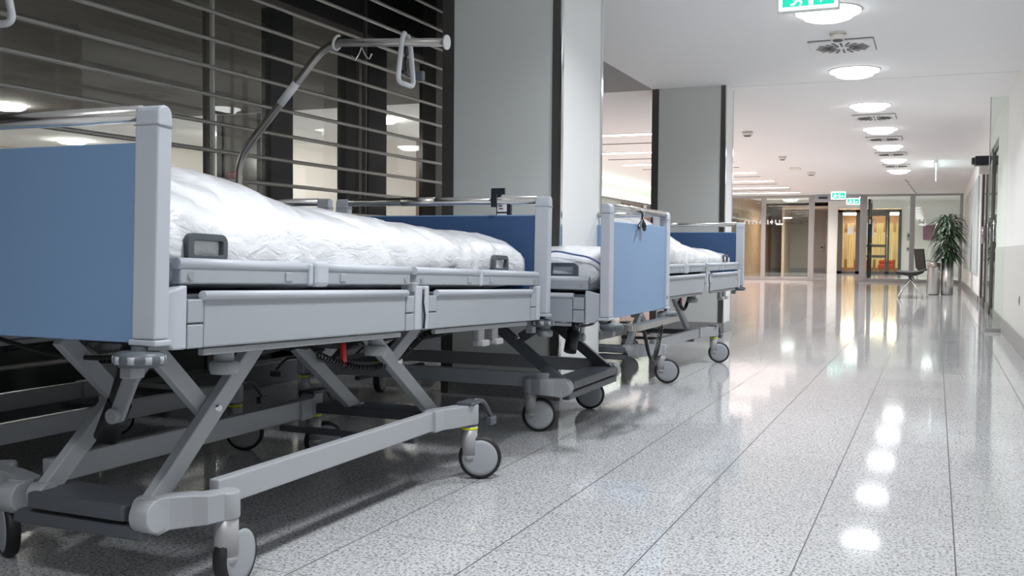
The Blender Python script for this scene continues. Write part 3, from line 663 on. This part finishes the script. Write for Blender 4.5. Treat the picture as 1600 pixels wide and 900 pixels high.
    # ---- chassis
    for sx in (-1, 1):
        MB().box(dx+sx*bh-.015, dx+sx*bh+.015, .33, 1.46, .195, .26).build('base_beam', 'chass', root, .004)
        for (j, top, mid, end) in ((jy, (jy+.44, .60), (jy+.22, .405), (jy+.03, .585)), (1.59, (1.06, .59), (1.31, .43), (1.56, .57))):
            zz = .212
            MB().bar((dx+lx+sx*jh, j, zz), (dx+lx+sx*jh, top[0], top[1]+dz), .048, .028).tube([(dx+lx+sx*(jh-.022), j, zz), (dx+lx+sx*(jh+.022), j, zz)], .03, 20).build('lift_leg', legm, root, .003)
            MB().bar((dx+lx+sx*(jh-.03), mid[0], mid[1]), (dx+lx+sx*(jh-.03), end[0], end[1]+dz), .045, .026).build('link_arm', legm, root, .003)
            MB().tube([(dx+lx+sx*(jh-.03), mid[0], mid[1]+.005), (dx+lx+sx*(jh+.022), mid[0], mid[1]+.005)], .009, 6).build('pivot_bolt', 'chrome', root)
    MB().box(dx-jh+lx, dx+jh, jy-.045, jy+.09, .19, .228).box(dx-jh-.03, dx+jh+.04, jy-.035, jy, .148, .18).build('cross_bar', 'chassd', root, .006)
    MB().box(dx-bh, dx+bh, 1.52, 1.64, .2, .235).box(dx-bh, dx+bh, 1.3, 1.33, .17, .19).build('cross_bar', 'chassd', root, .006)
    MB().tube([(dx-.04, .33, .37), (dx+.03, .33, .56)], .026).tube([(dx-.065, .33, .33), (dx-.02, .33, .42)], .03).build('lift_actuator', 'blackm', root)
    MB().bar((dx+.0, .30, .39), (dx+.085, .30, .565), .042, .012, (0, 1, 0)).tube([(dx+.0, .28, .395), (dx+.0, .31, .395)], .019, 16).build('stabiliser', 'chass', root, .003)
    # caster brackets + casters
    def ribbon(path, w, z0f, z1f, name, m):
        L = []; Rr = []
        for i, p in enumerate(path):
            a = Vector(path[max(0, i-1)]); b = Vector(path[min(len(path)-1, i+1)]); d = (b-a).normalized(); n = Vector((-d.y, d.x)); L.append(Vector(p) + n*w/2); Rr.append(Vector(p) - n*w/2)
        V = []; n = len(path)
        for i in range(n):
            t = i/(n-1); z0 = z0f(t); z1 = z1f(t)
            V += [(L[i].x, L[i].y, z0), (Rr[i].x, Rr[i].y, z0), (Rr[i].x, Rr[i].y, z1), (L[i].x, L[i].y, z1)]
        F = [(0,1,2,3), (4*n-1, 4*n-2, 4*n-3, 4*n-4)]
        for i in range(n-1):
            for k in range(4): F.append((4*i+k, 4*i+(k+1) % 4, 4*i+4+(k+1) % 4, 4*i+4+k))
        g = MB(); g.add(V, F); p = path[-1]
        g.lathe([(0, z0f(1)), (w/2+.006, z0f(1)), (w/2+.006, z1f(1)-.004), (w/2+.002, z1f(1)), (0, z1f(1))], (p[0], p[1], 0), n=28)
        return g.build(name, m, root, .003)
    ci = 0
    for near in (True, False):
        for sx in (-1, 1):
            hw = ph[ci]
            if near:
                py = py_
                path = [(dx+sx*(jh+.045), jy-.012), (dx+sx*(jh+.046), jy+.012), (dx+sx*(jh+.055), jy+.035), (dx+sx*((jh+hw)/2+.025), (jy+py)/2+.005), (dx+sx*(hw-.02), py-.05), (dx+sx*hw, py)]
                if hw - jh < .08: path = [(dx+sx*(jh+.035), jy-.012), (dx+sx*(jh+.037), jy+.03), (dx+sx*(jh+.05), py-.06), (dx+sx*hw, py)]
                z0f = lambda t: .160 + .014*t; z1f = lambda t: .242 - .004*t
            else:
                path = [(dx+sx*bh, 1.40), (dx+sx*(bh+.002), 1.46), (dx+sx*(bh+.02), 1.50), (dx+sx*(hw-.012), 1.55), (dx+sx*hw, 1.605)]
                py = 1.605; z0f = lambda t: .192; z1f = lambda t: .262
            if near: MB().tube([(path[0][0]-.026, jy-.012, .201), (path[0][0]+.027, jy-.012, .203)], .037, 28).build('joint_cap', 'chass', root, .003)
            ribbon([Vector(p).to_2d() for p in path], .052, z0f, z1f, 'caster_bracket', 'chass')
            hd = heads[ci]; ci += 1
            cs = bpy.data.objects.new('caster', None); C.objects.link(cs); cs.parent = root; cs.location = (dx+sx*hw, py, 0); cs.rotation_euler = (0, 0, hd)
            MB().tube([(0, 0, .185), (0, 0, .085)], .0285, 24).tube([(0, 0, .205), (0, 0, .185)], .020, 20).tube([(0, 0, .088), (0, 0, .066)], [.0285, .024], 24).build('stem_housing', 'alu', cs)
            MB().lathe([(.0295, .174), (.031, .178), (.0295, .182)], (0, 0, 0), n=24).build('lock_ring', 'yellow' if not near or bracket else 'midg', cs)
            off = .038
            MB().lathe([(.055, -.017), (.070, -.0165), (.0745, -.009), (.075, 0), (.0745, .009), (.070, .0165), (.055, .017)], (off, 0, .075), (0, 1, 0), n=48).build('tire', 'rubber', cs)
            MB().lathe([(0, -.019), (.050, -.019), (.0635, -.0165), (.0635, .0165), (.050, .019), (0, .019)], (off, 0, .075), (0, 1, 0), n=48).build('wheel_cover', 'wheel', cs)
    for sx, hw in ((-1, ph[2]), (1, ph[3])):
        y = 1.66
        MB().tube(fillet([(dx+sx*hw, y-.02, .268), (dx+sx*(hw+.01), y+.04, .262), (dx+sx*(hw+.01), y+.10, .20)], .05), .008, 10).box(dx+sx*(hw+.01)-.012, dx+sx*(hw+.01)+.012, y+.08, y+.13, .165, .195).box(dx+sx*hw-.03, dx+sx*hw+.03, y-.10, y+.0, .262, .272).build('brake_pedal', 'chassd', root, .003)
    if bracket:
        prof = fillet([(-.27, .03, 0), (-.27, -.055, 0), (.44, -.055, 0), (.44, .03, 0)], .05)
        g = MB()
        for p, q in zip(prof, prof[1:]): g.bar((p.x, p.y, .523), (q.x, q.y, .523), .022, .012, (0, 0, 1)) if False else g.bar((p.x, p.y, .523), (q.x, q.y, .523), .012, .024, (0, 0, 1))
        o = D(g.box(-.26, .42, -.045, .0, .528, .534), 'linen_shelf', 'steel')
        pts = []
        for i in range(300):
            t = i/299; a = t*2*PI*40; u = t*PI
            pts.append((-.18 + .30*t + .008*math.cos(a), -.06 + .008*math.sin(a), .515 - .15*math.sin(u) + .008*math.sin(a)))
        D(MB().tube(pts, .0032, 5), 'hanging_coil_cord', 'cable')
    return root

A = bed('nearest grey hospital bed with its big blue end board at the left', (-1.92, 1.507, 0), 0, tilt=math.radians(1.8), dx=.12, lx=.028, jh=.16, jy=.20, ph=(.42, .297, .33, .315), rollers=True, heads=(-.5, PI/2+.12, .9, .42))
Bb = bed('hospital bed standing between the nearest bed and the louvre screen', (-2.965, 1.55, 0), 0, dx=.10, dz=-.03, rollers=True, heads=(.4, .3, .9, .45))
Cb = bed('hospital bed standing crosswise with its blue end board facing the corridor', (-1.22, 4.37, 0), PI/2, dz=-.055, dx=.02, jh=.315, bh=.33, ph=(.35, .35, .35, .35), jy=.265, py_=.41, legm='chassd', heads=(-PI/2+.42, -PI/2+.3, .4, .2), bracket=True)
Db = bed('farthest hospital bed, parallel to the corridor in front of the second column', (-1.93, 5.55, 0), math.radians(-2.0), dz=-.025, dx=.08, ph=(.335, .32, .335, .335), jy=.18, heads=(.3, .33, .8, .30))

# ------------------------------------------------------------------ mattresses in plastic covers
from mathutils import noise
def mattress(loc, rz, label, z0, rim, dome, tilt=0, seed=0, length=2.06, half=.43):
    """rim: list of (y, z of side rim); dome: list of (y, extra height in the middle)"""
    def lerp(tab, y):
        for (a, va), (b, vb) in zip(tab, tab[1:]):
            if y <= b:
                t = max(0, (y-a)/(b-a)); t = t*t*(3-2*t); return va + (vb-va)*t
        return tab[-1][1]
    ny, nr = 150, 44; V = []
    for i in range(ny+1):
        s = i/ny; y = .055 + length*s
        e = min(1, min(s, 1-s)/.05)                     # rounded ends
        rnd = math.sqrt(max(0, 1-(1-e)**2))
        zr = lerp(rim, y); dm = lerp(dome, y)
        zm = (z0+zr)/2; hh = (zr-z0)/2*(.12 + .88*rnd); w = half*(.90 + .10*rnd)
        for k in range(nr):
            a = 2*PI*k/nr; ca, sa = math.cos(a), math.sin(a); n_ = 5.0
            x = w*math.copysign(abs(ca)**(2/n_), ca); z = zm + hh*math.copysign(abs(sa)**(2/3.4), sa)
            if sa > 0: z += dm*rnd*(1-min(1, abs(x/half))**2.2)
            p = Vector((x*3, y*1.7+seed, z*3))
            f = noise.fractal(p*1.3, 1, 2, 4)
            q = Vector((x*2+seed, (y+z*.9)*4.5, z*2.2)); rg = abs(noise.noise(q)); rg2 = abs(noise.noise(Vector((x*5, (y-z*1.3)*11+seed, z*5))))
            d = .010*f - .018*(1-rg)**6 + .006*(1-rg2)**5
            nrm = Vector((ca, 0, sa)).normalized()
            if sa < -.6: d *= .2
            V.append((x + nrm.x*d, y, z + nrm.z*d))
    g = MB(); F = [(i*nr+k, i*nr+(k+1) % nr, (i+1)*nr+(k+1) % nr, (i+1)*nr+k) for i in range(ny) for k in range(nr)]
    F += [tuple(reversed(range(nr))), tuple(ny*nr+k for k in range(nr))]
    g.add(V, F, True); o = g.build('mattress', 'cover'); tag(o, label, 'mattress', 'white mattresses on the hospital beds')
    o.matrix_world = Matrix.Translation(loc) @ Matrix.Rotation(rz, 4, 'Z') @ Matrix.Translation((0, 1.1, 0)) @ Matrix.Rotation(-tilt, 4, 'X') @ Matrix.Translation((0, -1.1, 0))
    return o
mattress((-1.92, 1.507, 0), 0, 'white plastic-wrapped mattress on the nearest bed, raised at its near end', .672,
         [(0, .895), (.3, .88), (.7, .868), (1.4, .875), (1.95, .874), (2.2, .86)], [(0, .09), (.45, .115), (.85, .065), (1.3, .035), (2.2, .03)], math.radians(1.8), 0, 2.10)
mattress((-2.965, 1.55, 0), 0, 'white mattress on the bed by the louvre screen, mostly hidden by the nearest bed', .64, [(0, .80), (2.2, .80)], [(0, .02), (2.2, .02)], 0, 3)
mc = mattress((-1.22, 4.37, 0), PI/2, 'white mattress with blue piping on the crosswise bed', .615, [(0, .80), (.5, .80), (2.2, .80)], [(0, .02), (2.2, .02)], 0, 7)
mattress((-1.93, 5.55, 0), math.radians(-2), 'white mattress on the farthest bed, humped up at its near end', .645,
         [(0, .86), (.6, .85), (1.2, .80), (2.2, .80)], [(0, .15), (.5, .20), (1.0, .11), (1.5, .04), (2.2, .02)], 0, 11)
pp = MB().tube([(-.437, .055+2.05*t, .792 - .05*(1-min(1, t*9))**2 + .006*math.sin(t*31) + .004*math.sin(t*77)) for t in [k/80 for k in range(81)]], .004, 8).build('piping', mat('blue_piping', (.12, .17, .35), .6), mc)
# torn cable tie on the nearest mattress
tie = MB().tube(fillet([(-.02, 0, 0), (.0, .0, .018), (.06, .01, .012), (.075, 0, -.005)], .02), .004, 8).tube(fillet([(.05, .0, 0), (.07, .0, .022), (.08, 0, .0)], .01), .004, 8)
o = tag(tie.build('cover_knot', 'label'), 'small white knotted end of the plastic cover on the nearest mattress', 'knot'); o.location = (-1.86, 3.30, .858)

# lifting pole on the bed by the louvres
def pole(label, base, pts, grip_at, grip_rz, rad=.017, clip=True):
    e = empty('lifting_pole', base, 0, label, 'lifting pole')
    b = Vector(base); P = [Vector(p) - b for p in pts]
    MB().tube(fillet(P, .09, 8), rad, 18).build('pole', 'tube', e)
    d = (P[-1] - P[-2]).normalized()
    MB().tube([P[-1], P[-1] + d*.008], .03, 20).build('end_cap', 'handle', e)
    c = P[-2] + d*.05
    g = MB(); 
    rr = .03; ax = (d + Vector((0, 0, -.3))).normalized(); u = ax.cross(Vector((0, 1, 0))).normalized(); w = ax.cross(u)
    g.tube([c + (u*math.cos(a) + w*math.sin(a))*rr for a in [2*PI*k/22 for k in range(19)]], .006, 8).build('stop_collar', 'handle', e)
    if len(P) > 3:
        q0, q1 = P[1].lerp(P[2], .48), P[1].lerp(P[2], .66); MB().tube([q0, q1], rad+.0012, 18).build('pole_label', 'label', e)
    h = P[-2].lerp(P[-1], .3); g = MB()
    for s in (-1, 1): g.tube(fillet([h + Vector((0, 0, -rad)), h + Vector((s*.012, 0, -.045)), h + Vector((s*.035, 0, -.075)), h + Vector((s*.05, 0, -.05))], .012), .003, 6)
    g.build('hook', 'chrome', e)
    # triangular grip
    G = Vector(grip_at) - b; cz, sz = math.cos(grip_rz), math.sin(grip_rz)
    def L(u, v): return G + Vector((cz*u, sz*u, v))
    gp = MB().tube(fillet([L(-.012, .04), L(-.035, .012), L(-.075, -.17), L(.075, -.17), L(.04, .0), L(.012, .035)], .035, 8), .0105, 14).build('grip', 'handle', e)
    MB().tube(fillet([G + Vector((0, 0, .02)), L(.0, -.02), L(.0, -.05)], .01), .006, 8).tube([L(-.028, -.12), L(.03, -.13)], .007, 8).tube([L(0, -.05), L(.0, -.13)], .006, 8).build('grip_strap', 'blackp', e)
    if clip: MB().box(G.x+.05, G.x+.085, G.y-.012, G.y+.012, G.z-.16, G.z-.12).build('height_clip', 'bump', e, .004)
    return e
pole('steel lifting pole with white triangular grip rising behind the nearest mattress', (-2.88, 3.62, .50),
     [(-2.88, 3.62, .50), (-2.88, 3.62, 1.20), (-2.43, 3.65, 1.685), (-1.86, 3.65, 1.645)], (-2.045, 3.65, 1.655), 1.62)
pole('lifting pole of the nearest bed whose grip shows in the top left corner', (-2.42, 1.62, .55),
     [(-2.42, 1.62, .55), (-2.42, 1.58, 1.3), (-2.43, 1.78, 1.61), (-2.45, 2.35, 1.61)], (-2.475, 2.02, 1.595), .3, clip=False)

# handset clip on nearest bed's far rail
hs = empty('handset_clip', (-1.625, 3.69, 1.0), 0, 'black clip with white labels hooked over the far rail of the nearest bed', 'handset clip')
MB().prism([(-.032, -.028), (-.008, -.028), (-.008, .022), (.028, .022), (.028, .048), (-.032, .048)], 'y', -.03, -.021).box(-.032, -.012, -.021, .036, .040, .048).box(-.032, -.012, .024, .036, -.03, .048).build('hook', 'blackp', hs, .001)
B(-.032, .032, .022, .04, -.2, -.005).build('body', 'blackp', hs, .002)
for z0, z1 in ((-.045, -.014), (-.11, -.052)):
    l = B(-.026, .016, .0205, .022, z0, z1).build('label', 'label', hs)
    B(-.018, .0, .0195, .0205, z0+.010, z0+.015).build('print', 'dtext', l); B(-.018, -.004, .0195, .0205, z0+.021, z0+.026).build('print', 'dtext', l)
# black clip on crosswise bed's rail
ck = empty('cable_clip', (-1.235, 4.33, .97), 0, 'black cable clip hanging from the rail of the crosswise bed', 'clip')
MB().tube(fillet([(0, 0, .02), (.022, 0, 0), (.02, 0, -.03), (.02, -.035, -.055)], .01), .005, 8).tube(fillet([(.02, 0, -.03), (.02, .02, -.04), (.022, .05, -.06), (.022, .03, -.075)], .012), .007, 8).tube(fillet([(.02, -.01, -.04), (.02, -.05, -.06), (.024, -.06, -.072)], .012), .007, 8).build('clip_body', 'blackp', ck)
MB().lathe([(.014, -.006), (.02, 0), (.014, .006)], (.02, .03, -.055), (1, 0, 0), n=16).build('ring', 'blackp', ck)
# warning sticker on the crosswise bed
st = empty('warning_sticker', (-1.21, 4.78, .565), 0, 'tiny grey triangle sticker at the lower corner of the crosswise bed board', 'sticker')
MB().ring([(-.012, 0), (.012, 0), (0, .02)], [(-.008, .0025), (.008, .0025), (0, .015)], 'x', -.0, .0018).build('triangle', 'bump', st)
